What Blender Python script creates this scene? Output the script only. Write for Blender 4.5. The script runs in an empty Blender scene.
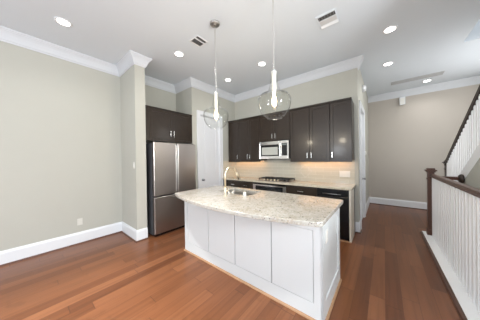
import bpy, bmesh, math, random
from mathutils import Vector, Matrix
random.seed(7)
S = bpy.context.scene
C = S.collection
PI = math.pi

# ------------------------------------------------------------------ camera
cd = bpy.data.cameras.new('camera')
cam = bpy.data.objects.new('camera', cd)
C.objects.link(cam)
cd.sensor_width = 36.0
cd.lens = 36.0 * 176.346 / 480.0
cd.clip_start = 0.02
CAM_ROT = [[0.774128, 0.63288, -0.013728], [0.007304, 0.012755, 0.999892], [0.632987, -0.774145, 0.005251]]
cam.matrix_world = Matrix.Translation((0, 0, 1.42)) @ Matrix(CAM_ROT).transposed().to_4x4()
S.camera = cam

# ------------------------------------------------------------------ world, daylight, exposure
S.view_settings.view_transform = 'Standard'
S.view_settings.look = 'None'
S.view_settings.exposure = 0.03
S.view_settings.gamma = 1.0
S.view_settings.use_curve_mapping = False
w = bpy.data.worlds.new('daylight')
S.world = w
w.use_nodes = True
w.node_tree.nodes['Background'].inputs[0].default_value = (0.88, 0.95, 1.03, 1)
w.node_tree.nodes['Background'].inputs[1].default_value = 2.1


def area(name, loc, target, sx, sy, power, col=(1, 1, 1)):
    d = bpy.data.lights.new(name, 'AREA')
    d.shape = 'RECTANGLE'; d.size = sx; d.size_y = sy; d.energy = power; d.color = col
    o = bpy.data.objects.new(name, d); C.objects.link(o)
    o.location = loc
    o.rotation_euler = (Vector(target) - Vector(loc)).to_track_quat('-Z', 'Y').to_euler()
    return o


def lamp(name, loc, power, radius, col):
    d = bpy.data.lights.new(name, 'POINT'); d.energy = power; d.shadow_soft_size = radius; d.color = col
    o = bpy.data.objects.new(name, d); C.objects.link(o); o.location = loc
    return o


# the living area behind the viewer: its windows are the open rear side; unseen point fills and a hall fill are added
lamp('rear_left_fill', (-1.8, -2.8, 1.8), 85, .25, (.90, .96, 1.03))  # unseen fill added behind the viewer, lifts the stub wall
lamp('rear_fill', (.0, -1.4, 1.7), 72, .25, (.92, .97, 1.03))  # unseen fill added to brighten balusters and ledge
lamp('stair_side_fill', (1.9, .8, 1.7), 285, .25, (.92, .97, 1.03))  # unseen fill added on the right for the island end
area('upstairs_daylight', (1.5, 2.6, 5.1), (1.5, 3.6, 3.0), .9, 2.4, 40, (0.95, 0.98, 1.03))
area('hall_fill', (1.93, 5.3, 2.2), (0.3, 5.6, 1.9), 2.4, 1.6, 60, (1.0, 1.0, 1.0))  # unseen fill added for the dim hall, no window stands here
PENDANT_W = 19
LIGHT_W = 26

# ------------------------------------------------------------------ materials
def new_mat(name):
    m = bpy.data.materials.new(name)
    m.use_nodes = True
    return m, m.node_tree, m.node_tree.nodes['Principled BSDF']


def simple(name, col, rough=0.5, metal=0.0, spec=None, noise=0.04, scale=6.0, bump=0.0, bscale=200.0, coat=0.0):
    m, t, b = new_mat(name)
    n = t.nodes.new('ShaderNodeTexNoise'); n.inputs['Scale'].default_value = scale
    tc = t.nodes.new('ShaderNodeTexCoord'); t.links.new(tc.outputs['Object'], n.inputs['Vector'])
    mp = t.nodes.new('ShaderNodeMapRange')
    mp.inputs[3].default_value = 1 - noise; mp.inputs[4].default_value = 1 + noise
    t.links.new(n.outputs[0], mp.inputs[0])
    mx = t.nodes.new('ShaderNodeVectorMath'); mx.operation = 'SCALE'
    mx.inputs[0].default_value = col; t.links.new(mp.outputs[0], mx.inputs['Scale'])
    t.links.new(mx.outputs[0], b.inputs['Base Color'])
    b.inputs['Roughness'].default_value = rough
    b.inputs['Metallic'].default_value = metal
    if spec is not None: b.inputs['Specular IOR Level'].default_value = spec
    if coat: b.inputs['Coat Weight'].default_value = coat; b.inputs['Coat Roughness'].default_value = 0.12
    if bump:
        n2 = t.nodes.new('ShaderNodeTexNoise'); n2.inputs['Scale'].default_value = bscale
        t.links.new(tc.outputs['Object'], n2.inputs['Vector'])
        bp = t.nodes.new('ShaderNodeBump'); bp.inputs['Strength'].default_value = bump
        bp.inputs['Distance'].default_value = 0.002
        t.links.new(n2.outputs[0], bp.inputs['Height']); t.links.new(bp.outputs[0], b.inputs['Normal'])
    return m


def emit(name, col, strength):
    m, t, b = new_mat(name)
    b.inputs['Base Color'].default_value = (*col, 1)
    b.inputs['Emission Color'].default_value = (*col, 1)
    b.inputs['Emission Strength'].default_value = strength
    return m


WALL = simple('wall_paint', (0.475, 0.468, 0.412), 0.75, noise=0.015, bump=0.15, bscale=300)
HALL = simple('hall_paint', (0.475, 0.435, 0.385), 0.75, noise=0.015, bump=0.15, bscale=300)
CEIL = simple('ceiling_paint', (0.665, 0.71, 0.755), 0.85, noise=0.01)
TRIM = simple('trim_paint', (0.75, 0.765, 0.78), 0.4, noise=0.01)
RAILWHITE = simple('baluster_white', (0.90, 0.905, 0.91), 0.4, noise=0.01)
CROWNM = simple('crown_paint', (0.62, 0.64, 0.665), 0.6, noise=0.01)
ISLW = simple('cabinet_white', (0.675, 0.70, 0.70), 0.35, noise=0.01)
DOORW = simple('door_white', (0.72, 0.73, 0.75), 0.4, noise=0.01)
GAP = simple('shadow_gap', (0.16, 0.16, 0.17), 0.8)
ESP = simple('espresso_wood', (0.029, 0.020, 0.014), 0.31, spec=0.36, noise=0.25, scale=9, coat=0.15)
BLACK = simple('black_enamel', (0.008, 0.008, 0.009), 0.22)
IRON = simple('cast_iron', (0.012, 0.012, 0.013), 0.55)
KICK = simple('toe_kick', (0.015, 0.012, 0.010), 0.5)
NICKEL = simple('satin_nickel', (0.62, 0.60, 0.56), 0.28, 1.0, noise=0.02)
CHROME = simple('polished_nickel', (0.80, 0.79, 0.77), 0.2, 1.0, noise=0.01)
SOCK = simple('pale_socket', (0.62, 0.61, 0.58), 0.3)
KNOBM = simple('dark_nickel', (0.30, 0.30, 0.31), 0.3, 1.0)
PLATEW = simple('plate_beige', (0.66, 0.65, 0.59), 0.45, noise=0.01)
CANOPY = simple('canopy_nickel', (0.42, 0.41, 0.40), 0.45, 1.0)
CHAMP = simple('champagne_nickel', (0.80, 0.70, 0.54), 0.28, 1.0, noise=0.02)
SINKM = simple('sink_steel', (0.34, 0.32, 0.29), 0.38, 1.0, noise=0.03)
PLATE = simple('switch_plastic', (0.80, 0.79, 0.74), 0.4, noise=0.01)
SLOT = simple('dark_slot', (0.05, 0.05, 0.05), 0.7)
GRILLE = simple('vent_slat', (0.24, 0.24, 0.24), 0.6)
LGRILLE = simple('grille_grey', (0.40, 0.40, 0.40), 0.6)
SHOE = simple('shoe_wood', (0.11, 0.045, 0.026), 0.4, noise=0.2, scale=12)
TANSHOE = simple('tan_wood', (0.42, 0.24, 0.13), 0.4, noise=0.2, scale=12)
RAILW = simple('rail_wood', (0.085, 0.036, 0.022), 0.33, noise=0.25, scale=14)
DARKRAIL = simple('dark_rail_wood', (0.030, 0.017, 0.012), 0.35, noise=0.2, scale=14)
CREAM = simple('cream_panel', (0.62, 0.58, 0.50), 0.45, noise=0.02)
SMALLGLASS = simple('black_glass', (0.012, 0.013, 0.014), 0.06)
LENS = emit('downlight_lens', (1.0, 0.97, 0.92), 9.0)
BULB = emit('bulb_glow', (1.0, 0.72, 0.42), 11.0)
STRIP = emit('warm_strip', (1.0, 0.55, 0.22), 5.0)


def steel():
    m, t, b = new_mat('stainless_steel')
    tc = t.nodes.new('ShaderNodeTexCoord')
    mp = t.nodes.new('ShaderNodeMapping'); mp.inputs['Scale'].default_value = (3, 3, 160)
    n = t.nodes.new('ShaderNodeTexNoise'); n.inputs['Scale'].default_value = 3
    t.links.new(tc.outputs['Object'], mp.inputs[0]); t.links.new(mp.outputs[0], n.inputs['Vector'])
    r = t.nodes.new('ShaderNodeMapRange'); r.inputs[3].default_value = 0.27; r.inputs[4].default_value = 0.38
    t.links.new(n.outputs[0], r.inputs[0]); t.links.new(r.outputs[0], b.inputs['Roughness'])
    b.inputs['Base Color'].default_value = (0.43, 0.39, 0.365, 1)
    b.inputs['Metallic'].default_value = 1.0
    return m


STEEL = steel()


def math_node(t, op, a, b=None, c=None):
    n = t.nodes.new('ShaderNodeMath'); n.operation = op
    for i, v in enumerate((a, b, c)):
        if v is None: continue
        if isinstance(v, (int, float)): n.inputs[i].default_value = v
        else: t.links.new(v, n.inputs[i])
    return n.outputs[0]


def glass():
    """thin clear glass: clear through, mirror-like at grazing angles"""
    m, t, b = new_mat('clear_glass')
    t.nodes.remove(b)
    tr = t.nodes.new('ShaderNodeBsdfTransparent'); tr.inputs[0].default_value = (.975, .978, .972, 1)
    gl = t.nodes.new('ShaderNodeBsdfGlossy'); gl.inputs['Roughness'].default_value = 0.03
    lw = t.nodes.new('ShaderNodeLayerWeight'); lw.inputs[0].default_value = 0.5
    f = math_node(t, 'MULTIPLY_ADD', math_node(t, 'POWER', lw.outputs['Facing'], 4.5), 0.70, 0.02)
    mx = t.nodes.new('ShaderNodeMixShader')
    t.links.new(f, mx.inputs[0]); t.links.new(tr.outputs[0], mx.inputs[1]); t.links.new(gl.outputs[0], mx.inputs[2])
    t.links.new(mx.outputs[0], t.nodes['Material Output'].inputs[0])
    return m


GLASS = glass()


def ramp(t, fac, stops):
    r = t.nodes.new('ShaderNodeValToRGB')
    el = r.color_ramp.elements
    while len(el) < len(stops): el.new(0.5)
    for e, (p, c) in zip(el, stops):
        e.position = p; e.color = (*c, 1)
    t.links.new(fac, r.inputs[0])
    return r.outputs[0]


def mix(t, fac, a, b, blend='MIX'):
    n = t.nodes.new('ShaderNodeMix'); n.data_type = 'RGBA'; n.blend_type = blend
    for key, v in ((0, fac), (6, a), (7, b)):
        if isinstance(v, (int, float)): n.inputs[key].default_value = v
        elif isinstance(v, tuple): n.inputs[key].default_value = (*v, 1)
        else: t.links.new(v, n.inputs[key])
    return n.outputs[2]


def floor_mat():
    m, t, b = new_mat('hardwood_planks')
    tc = t.nodes.new('ShaderNodeTexCoord')
    sp = t.nodes.new('ShaderNodeSeparateXYZ'); t.links.new(tc.outputs['Object'], sp.inputs[0])
    W, LEN = 0.127, 1.25
    u = math_node(t, 'DIVIDE', sp.outputs[0], W)
    row = math_node(t, 'FLOOR', u)
    wn = t.nodes.new('ShaderNodeTexWhiteNoise'); wn.noise_dimensions = '1D'
    t.links.new(row, wn.inputs['W'])
    v = math_node(t, 'ADD', math_node(t, 'DIVIDE', sp.outputs[1], LEN), math_node(t, 'MULTIPLY', wn.outputs[0], 7.3))
    col = math_node(t, 'FLOOR', v)
    cid = t.nodes.new('ShaderNodeCombineXYZ'); t.links.new(row, cid.inputs[0]); t.links.new(col, cid.inputs[1])
    w2 = t.nodes.new('ShaderNodeTexWhiteNoise'); w2.noise_dimensions = '2D'
    t.links.new(cid.outputs[0], w2.inputs['Vector'])
    base = ramp(t, w2.outputs[0], [(0.0, (0.125, 0.043, 0.017)), (0.3, (0.160, 0.058, 0.023)), (0.7, (0.190, 0.071, 0.029)), (1.0, (0.235, 0.093, 0.040))])
    # grain stretched along the plank, shifted per plank
    gv = t.nodes.new('ShaderNodeCombineXYZ')
    t.links.new(math_node(t, 'MULTIPLY', sp.outputs[0], 26.0), gv.inputs[0])
    t.links.new(math_node(t, 'MULTIPLY', sp.outputs[1], 1.1), gv.inputs[1])
    t.links.new(math_node(t, 'MULTIPLY', w2.outputs[0], 40.0), gv.inputs[2])
    gn = t.nodes.new('ShaderNodeTexNoise'); gn.inputs['Scale'].default_value = 1.0; gn.inputs['Detail'].default_value = 5
    gn.inputs['Distortion'].default_value = 0.15
    t.links.new(gv.outputs[0], gn.inputs['Vector'])
    gr = ramp(t, gn.outputs[0], [(0.25, (0.74, 0.71, 0.69)), (0.5, (1, 1, 1)), (0.75, (1.14, 1.13, 1.12))])
    c1 = mix(t, 1.0, base, gr, 'MULTIPLY')
    # dark knots
    kn = t.nodes.new('ShaderNodeTexNoise'); kn.inputs['Scale'].default_value = 5.5; kn.inputs['Detail'].default_value = 2
    t.links.new(tc.outputs['Object'], kn.inputs['Vector'])
    kf = ramp(t, kn.outputs[0], [(0.28, (0.45, 0.45, 0.45)), (0.36, (1, 1, 1))])
    c2 = mix(t, 0.25, c1, kf, 'MULTIPLY')
    # seams
    fu = math_node(t, 'FRACT', u); fv = math_node(t, 'FRACT', v)
    du = math_node(t, 'MINIMUM', fu, math_node(t, 'SUBTRACT', 1.0, fu))
    dv = math_node(t, 'MINIMUM', fv, math_node(t, 'SUBTRACT', 1.0, fv))
    su = math_node(t, 'LESS_THAN', du, 0.016); sv = math_node(t, 'LESS_THAN', dv, 0.0030)
    seam = math_node(t, 'MAXIMUM', su, sv)
    c3 = mix(t, math_node(t, 'MULTIPLY', seam, 0.5), c2, (0.05, 0.02, 0.012))
    t.links.new(c3, b.inputs['Base Color'])
    rr = t.nodes.new('ShaderNodeMapRange'); rr.inputs[3].default_value = 0.26; rr.inputs[4].default_value = 0.32
    t.links.new(gn.outputs[0], rr.inputs[0]); t.links.new(rr.outputs[0], b.inputs['Roughness'])
    b.inputs['Specular IOR Level'].default_value = 0.35
    bp = t.nodes.new('ShaderNodeBump'); bp.inputs['Strength'].default_value = 0.10; bp.inputs['Distance'].default_value = 0.001
    t.links.new(math_node(t, 'SUBTRACT', 1.0, seam), bp.inputs['Height'])
    t.links.new(bp.outputs[0], b.inputs['Normal'])
    return m


def granite(name, light, mid, dark, rough=0.16):
    m, t, b = new_mat(name)
    tc = t.nodes.new('ShaderNodeTexCoord')
    n1 = t.nodes.new('ShaderNodeTexNoise'); n1.inputs['Scale'].default_value = 9; n1.inputs['Detail'].default_value = 6
    n1.inputs['Roughness'].default_value = 0.7
    t.links.new(tc.outputs['Object'], n1.inputs['Vector'])
    c = ramp(t, n1.outputs[0], [(0.36, mid), (0.52, light), (0.7, tuple(min(1, x * 1.1) for x in light))])
    v1 = t.nodes.new('ShaderNodeTexVoronoi'); v1.inputs['Scale'].default_value = 105
    t.links.new(tc.outputs['Object'], v1.inputs['Vector'])
    sp = t.nodes.new('ShaderNodeSeparateColor'); t.links.new(v1.outputs['Color'], sp.inputs[0])
    n2 = t.nodes.new('ShaderNodeTexNoise'); n2.inputs['Scale'].default_value = 16; n2.inputs['Detail'].default_value = 3
    t.links.new(tc.outputs['Object'], n2.inputs['Vector'])
    f = math_node(t, 'MULTIPLY', math_node(t, 'GREATER_THAN', sp.outputs[0], 0.80), math_node(t, 'GREATER_THAN', n2.outputs[0], 0.44))
    c = mix(t, math_node(t, 'MULTIPLY', f, 0.75), c, mid)
    f2 = math_node(t, 'MULTIPLY', math_node(t, 'GREATER_THAN', sp.outputs[1], 0.90), math_node(t, 'GREATER_THAN', n2.outputs[0], 0.48))
    c = mix(t, math_node(t, 'MULTIPLY', f2, 0.85), c, dark)
    f3 = math_node(t, 'GREATER_THAN', sp.outputs[2], 0.86)
    c = mix(t, math_node(t, 'MULTIPLY', f3, 0.6), c, (0.56, 0.54, 0.50))
    t.links.new(c, b.inputs['Base Color'])
    b.inputs['Roughness'].default_value = rough
    return m


def tiles():
    m, t, b = new_mat('glass_subway_tile')
    tc = t.nodes.new('ShaderNodeTexCoord')
    sp = t.nodes.new('ShaderNodeSeparateXYZ'); t.links.new(tc.outputs['Object'], sp.inputs[0])
    cb = t.nodes.new('ShaderNodeCombineXYZ')
    t.links.new(math_node(t, 'ADD', sp.outputs[0], sp.outputs[1]), cb.inputs[0]); t.links.new(sp.outputs[2], cb.inputs[1])
    br = t.nodes.new('ShaderNodeTexBrick')
    t.links.new(cb.outputs[0], br.inputs['Vector'])
    br.inputs['Scale'].default_value = 1.0
    br.inputs['Brick Width'].default_value = 0.30; br.inputs['Row Height'].default_value = 0.076
    br.inputs['Mortar Size'].default_value = 0.0022
    br.inputs['Color1'].default_value = (0.54, 0.505, 0.41, 1); br.inputs['Color2'].default_value = (0.58, 0.545, 0.445, 1)
    br.inputs['Mortar'].default_value = (0.70, 0.66, 0.58, 1)
    t.links.new(br.outputs[0], b.inputs['Base Color'])
    b.inputs['Roughness'].default_value = 0.14
    return m


FLOORM = floor_mat()
GRAN = granite('island_granite', (0.415, 0.395, 0.355), (0.345, 0.305, 0.25), (0.10, 0.085, 0.075))
GRAN2 = granite('counter_granite', (0.53, 0.475, 0.37), (0.48, 0.41, 0.30), (0.34, 0.27, 0.2))
TILE = tiles()


# ------------------------------------------------------------------ mesh helpers
class MB:
    """Collects shapes in world coordinates, then links them as one mesh object."""
    def __init__(self): self.bm = bmesh.new()

    def _merge(self, tmp):
        me = bpy.data.meshes.new('tmp'); tmp.to_mesh(me); tmp.free()
        self.bm.from_mesh(me); bpy.data.meshes.remove(me)

    def box(self, x0, x1, y0, y1, z0, z1, bev=0.0, seg=2):
        t = bmesh.new()
        bmesh.ops.create_cube(t, size=1.0)
        bmesh.ops.scale(t, vec=(abs(x1 - x0), abs(y1 - y0), abs(z1 - z0)), verts=t.verts)
        bmesh.ops.translate(t, vec=((x0 + x1) / 2, (y0 + y1) / 2, (z0 + z1) / 2), verts=t.verts)
        if bev:
            bmesh.ops.bevel(t, geom=t.edges[:], offset=bev, segments=seg, affect='EDGES', profile=0.5)
        self._merge(t); return self

    def prism(self, pts, axis, a, b, bev=0.0):
        """pts: 2D outline; axis x: (y,z), y: (x,z), z: (x,y); extruded from a to b."""
        t = bmesh.new()
        def P(p, k):
            return {'x': (k, p[0], p[1]), 'y': (p[0], k, p[1]), 'z': (p[0], p[1], k)}[axis]
        va = [t.verts.new(P(p, a)) for p in pts]; vb = [t.verts.new(P(p, b)) for p in pts]
        t.faces.new(va); t.faces.new(vb[::-1])
        for i in range(len(pts)):
            j = (i + 1) % len(pts)
            t.faces.new((va[j], va[i], vb[i], vb[j]))
        bmesh.ops.recalc_face_normals(t, faces=t.faces[:])
        if bev: bmesh.ops.bevel(t, geom=t.edges[:], offset=bev, segments=2, affect='EDGES', profile=0.5)
        self._merge(t); return self

    def lathe(self, prof, x, y, z=0.0, n=32, closed=False, axis='z'):
        t = bmesh.new(); rings = []
        for r, h in prof:
            if r < 1e-6:
                rings.append([t.verts.new((0, 0, h))])
            else:
                rings.append([t.verts.new((r * math.cos(2 * PI * i / n), r * math.sin(2 * PI * i / n), h)) for i in range(n)])
        pairs = list(zip(rings, rings[1:]))
        if closed: pairs.append((rings[-1], rings[0]))
        for a, b in pairs:
            for i in range(n):
                j = (i + 1) % n
                if len(a) == 1 and len(b) == 1: continue
                if len(a) == 1: t.faces.new((a[0], b[i], b[j]))
                elif len(b) == 1: t.faces.new((a[i], a[j], b[0]))
                else: t.faces.new((a[i], a[j], b[j], b[i]))
        if axis == 'y': bmesh.ops.rotate(t, matrix=Matrix.Rotation(PI / 2, 3, 'X'), verts=t.verts)
        if axis == 'x': bmesh.ops.rotate(t, matrix=Matrix.Rotation(PI / 2, 3, 'Y'), verts=t.verts)
        bmesh.ops.translate(t, vec=(x, y, z), verts=t.verts)
        bmesh.ops.recalc_face_normals(t, faces=t.faces[:])
        for f in t.faces: f.smooth = True
        self._merge(t); return self

    def tube(self, pts, r, n=12):
        t = bmesh.new(); pts = [Vector(p) for p in pts]; rings = []
        rs = r if isinstance(r, (list, tuple)) else [r] * len(pts)
        for i, p in enumerate(pts):
            d = (pts[min(i + 1, len(pts) - 1)] - pts[max(i - 1, 0)]).normalized()
            up = Vector((0, 0, 1)) if abs(d.z) < 0.95 else Vector((1, 0, 0))
            if i == 0: u = d.cross(up).normalized()
            else: u = (u - d * u.dot(d)).normalized()
            v = d.cross(u)
            rings.append([t.verts.new(p + (u * math.cos(2 * PI * k / n) + v * math.sin(2 * PI * k / n)) * rs[i]) for k in range(n)])
        for a, b in zip(rings, rings[1:]):
            for k in range(n):
                j = (k + 1) % n
                t.faces.new((a[k], a[j], b[j], b[k]))
        t.faces.new(rings[0][::-1]); t.faces.new(rings[-1])
        bmesh.ops.recalc_face_normals(t, faces=t.faces[:])
        for f in t.faces: f.smooth = len(f.verts) == 4
        self._merge(t); return self

    def sweep(self, path, prof, close_ends=True, flip=False):
        """Moulding along a plan path [(x,y)]; prof [(offset into room, z)]; the room lies to the right of the path."""
        t = bmesh.new(); n = len(path); rings = []
        for i in range(n):
            p = Vector(path[i])
            dirs = []
            if i > 0: dirs.append((Vector(path[i]) - Vector(path[i - 1])).normalized())
            if i < n - 1: dirs.append((Vector(path[i + 1]) - Vector(path[i])).normalized())
            nor = [Vector((d.y, -d.x)) for d in dirs]
            if len(nor) == 1: m = nor[0]
            else:
                s = nor[0] + nor[1]; m = s / max(1e-6, s.dot(nor[0]))
            if flip: m = -m
            rings.append([t.verts.new((p.x + m.x * o, p.y + m.y * o, z)) for o, z in prof])
        k = len(prof)
        for a, b in zip(rings, rings[1:]):
            for i in range(k):
                j = (i + 1) % k
                t.faces.new((a[i], a[j], b[j], b[i]))
        if close_ends:
            t.faces.new(rings[0]); t.faces.new(rings[-1][::-1])
        bmesh.ops.recalc_face_normals(t, faces=t.faces[:])
        self._merge(t); return self

    def build(self, name, mat, parent=None, loc=None):
        me = bpy.data.meshes.new(name)
        root = parent
        off = Vector((0, 0, 0))
        while root is not None:
            off += root.location; root = root.parent
        if parent is None and loc is not None: off = Vector(loc)
        bmesh.ops.translate(self.bm, vec=-off, verts=self.bm.verts)
        if parent is not None:
            # the part's own origin sits at its centre
            if len(self.bm.verts):
                lo = [min(v.co[i] for v in self.bm.verts) for i in range(3)]
                hi = [max(v.co[i] for v in self.bm.verts) for i in range(3)]
                c = Vector([(a + b) / 2 for a, b in zip(lo, hi)])
            bmesh.ops.translate(self.bm, vec=-c, verts=self.bm.verts)
        self.bm.to_mesh(me); self.bm.free()
        me.materials.append(mat)
        o = bpy.data.objects.new(name, me); C.objects.link(o)
        if parent is not None:
            o.parent = parent; o.location = c
        elif loc is not None:
            o.location = loc
        return o


def tag(o, label=None, cat=None, group=None, kind=None):
    if label: o['label'] = label
    if cat: o['category'] = cat
    if group: o['group'] = group
    if kind: o['kind'] = kind
    return o


def thing(name, label, cat, loc, group=None):
    o = bpy.data.objects.new(name, None); C.objects.link(o)
    o.location = loc; o.empty_display_size = 0.1
    return tag(o, label, cat, group)


def struct(mb, name, mat, label, cat='structure'):
    return tag(mb.build(name, mat), label, cat, kind='structure')


def copy_tree(o, parent=None):
    c = o.copy(); C.objects.link(c)
    if parent is not None: c.parent = parent
    for ch in list(o.children): copy_tree(ch, c)
    return c


# ------------------------------------------------------------------ room shell
XA = -4.085      # left wall
YW0, YW1, XW = 1.234, 1.405, -3.356     # stub wall beside the fridge
YP = 2.457; XP = -3.42                  # pantry wall
YB = 3.965; XE = -0.376                 # kitchen back wall and its free end
YF = 6.745                              # far hall wall
XS = 1.01                               # stair side wall
XR = 1.98
ZC = 3.265
YN = -4.5

struct(MB().box(XA - .15, 0.55, YN, YF + .15, -.06, 0).box(0.55, XR + .1, 4.72, YF + .15, -.06, 0).box(.55, XR + .1, YN, .3, -.06, 0),
       'floor', FLOORM, 'reddish brown hardwood plank floor of the kitchen and hall', 'floor')
struct(MB().box(XA - .15, XS, YN, YF + .15, ZC, ZC + .25).box(XS, XR + .1, 4.54, YF + .15, ZC, ZC + .25).box(XS, XR + .1, YN, .9, ZC, ZC + .25),
       'ceiling', CEIL, 'flat white ceiling dotted with round recessed lights', 'ceiling')
struct(MB().box(XA - .15, XA, YN, YW0, 0, ZC), 'wall_left', WALL, 'long plain beige wall on the left', 'wall')
struct(MB().box(XA - .15, XW, YW0, YW1, 0, ZC), 'wall_stub', WALL, 'narrow beige stub wall standing in front of the refrigerator', 'wall')
struct(MB().box(XA - .15, XA, YW1, YP, 0, ZC), 'wall_alcove', WALL, 'beige wall above the cabinet over the refrigerator', 'wall')
PY0, PY1, PZ = 2.68, 3.33, 2.50         # pantry door opening
struct(MB().box(XA - .15, XP, YP, PY0, 0, ZC).box(XP - .12, XP, PY1, YB, 0, ZC).box(XP - .12, XP, PY0, PY1, PZ, ZC),
       'wall_pantry', WALL, 'beige wall around the white pantry door', 'wall')
struct(MB().box(XP - .12, XE - .0, YB, YB + .13, 0, ZC), 'wall_back', WALL, 'beige wall above the dark wall cabinets', 'wall')
HY0, HY1, HZ = 4.24, 5.06, 2.44
struct(MB().box(XE - .12, XE, YB + .13, HY0, 0, ZC).box(XE - .12, XE, HY1, YF, 0, ZC).box(XE - .12, XE, HY0, HY1, HZ, ZC),
       'wall_side', WALL, 'narrow view of the hall side wall past the kitchen corner', 'wall')
struct(MB().box(XE - .12, XR + .1, YF, YF + .15, 0, ZC), 'wall_far', HALL, 'tan wall at the far end of the hall', 'wall')
struct(MB().box(XR, XR + .12, .3, YF, -1.6, 5.2), 'wall_right', WALL, 'pale wall behind the upper staircase', 'wall')
# stairwell shaft above the ceiling opening
struct(MB().box(XS, XR, 4.54, 4.66, ZC + .25, 5.2).box(XS - .12, XS, .8, 4.66, ZC + .25, 5.2).box(XS, XR, .78, .9, ZC + .25, 5.2).box(XS - .12, XR + .1, .78, 4.66, 5.2, 5.3),
       'wall_shaft', CEIL, 'pale inside of the stair opening in the ceiling', 'wall')

BASE = [(0, 0), (.018, 0), (.018, .165), (.013, .185), (.008, .20), (0, .20)]
SHOEP = [(.018, 0), (.036, 0), (.034, .010), (.028, .017), (.018, .020)]
CROWN = [(0, ZC - .168), (.012, ZC - .168), (.015, ZC - .150), (.024, ZC - .142), (.034, ZC - .110), (.052, ZC - .070), (.074, ZC - .040), (.082, ZC - .034), (.084, ZC - .024), (.095, ZC - .020), (.096, ZC), (0, ZC)]
pathL = [(XA, YN), (XA, YW0), (XW, YW0), (XW, YW1)]
struct(MB().sweep(pathL, BASE), 'baseboard_left', TRIM, 'tall white baseboard along the left wall and its stub', 'baseboard')
struct(MB().sweep(pathL, SHOEP), 'trim_1', SHOE, 'thin brown shoe moulding under the left baseboard', 'trim')
pathC = pathL + [(XA, YW1), (XA, YP), (XP, YP), (XP, YB), (XE, YB), (XE, YB + .13)]
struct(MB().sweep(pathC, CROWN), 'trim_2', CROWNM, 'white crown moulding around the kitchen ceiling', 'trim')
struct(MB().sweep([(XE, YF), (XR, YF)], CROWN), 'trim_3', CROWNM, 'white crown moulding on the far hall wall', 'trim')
struct(MB().sweep([(XE, YF), (XR, YF)], BASE), 'baseboard_far', TRIM, 'white baseboard along the far hall wall', 'baseboard')
struct(MB().sweep([(XE, YF), (XR, YF)], SHOEP), 'trim_4', RAILW, 'dark shoe moulding at the far hall wall', 'trim')
struct(MB().sweep([(-.43, YB), (XE, YB), (XE, HY0 - .1)], BASE).sweep([(XE, HY1 + .1), (XE, YF - .02)], BASE), 'baseboard_corner', TRIM, 'short white baseboard at the kitchen wall corner', 'baseboard')
struct(MB().sweep([(-.43, YB), (XE, YB), (XE, HY0 - .1)], SHOEP), 'trim_5', RAILW, 'shoe moulding at the kitchen wall corner', 'trim')


def casing(mb, plane, y0, y1, z, wd=.09, t=.02):
    mb.box(plane, plane + t, y0 - wd, y0, 0, z + wd, .004).box(plane, plane + t, y1, y1 + wd, 0, z + wd, .004)
    mb.box(plane, plane + t, y0, y1, z, z + wd, .004)
    mb.box(plane, plane + t + .008, y0 - wd - .004, y0 - wd + .018, 0, z + wd, .003)
    mb.box(plane, plane + t + .008, y1 + wd - .018, y1 + wd + .004, 0, z + wd, .003)
    mb.box(plane, plane + t + .008, y0 - wd - .004, y1 + wd + .004, z + wd - .018, z + wd + .004, .003)
    mb.box(plane - .11, plane, y0 - .001, y0 + .015, 0, z).box(plane - .11, plane, y1 - .015, y1 + .001, 0, z).box(plane - .11, plane, y0, y1, z - .015, z + .001)
    return mb


struct(casing(MB(), XP, PY0, PY1, PZ), 'trim_6', DOORW, 'white casing around the pantry door', 'trim')
struct(casing(MB(), XE, HY0, HY1, HZ), 'trim_7', TRIM, 'white casing of the hall doorway past the kitchen corner', 'trim')


def panel_door(name, label, plane, y0, y1, z1, panels, knob_y, mat):
    """door slab facing +X with moulded recessed panels [(y0,y1,z0,z1)]"""
    d = thing(name, label, 'door', (plane - .03, (y0 + y1) / 2, 0)); d['kind'] = 'structure'
    mb = MB(); f = plane - .02
    mb.box(f - .035, f - .012, y0, y1, .012, z1)
    ys = sorted({y0, y1, *[p[0] for p in panels], *[p[1] for p in panels]})
    zs = sorted({.012, z1, *[p[2] for p in panels], *[p[3] for p in panels]})
    for a, b in zip(ys, ys[1:]):
        for c, e in zip(zs, zs[1:]):
            cy, cz = (a + b) / 2, (c + e) / 2
            if not any(p[0] < cy < p[1] and p[2] < cz < p[3] for p in panels):
                mb.box(f - .012, f, a, b, c, e)
    mb.build('door_leaf', mat, d)
    for p in panels:
        MB().box(f - .012, f - .003, p[0] + .03, p[1] - .03, p[2] + .03, p[3] - .03, .008).build('door_panel', mat, d)
    k = MB().lathe([(0, 0), (.030, 0), (.030, .006), (.012, .010), (.011, .028), (.022, .036), (.028, .048), (.024, .060), (0, .064)], f, knob_y, .925, 20, axis='x').build('door_knob', KNOBM, d)
    tag(k, 'satin nickel door knob')
    return d


pw0, pw1 = PY0 + .016, PY1 - .016
panel_door('door_1', 'tall white panelled pantry door with a round nickel knob', XP, pw0, pw1, PZ - .018,
           [(pw0 + .11, pw1 - .11, .22, .80), (pw0 + .11, pw1 - .11, 1.02, 2.34)], pw0 + .065, DOORW)
panel_door('door_2', 'white hall door seen edge on past the kitchen corner', XE, HY0 + .016, HY1 - .016, HZ - .018,
           [(HY0 + .12, HY1 - .12, .22, .85), (HY0 + .12, HY1 - .12, 1.05, 2.28)], HY1 - .08, TRIM)

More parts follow.
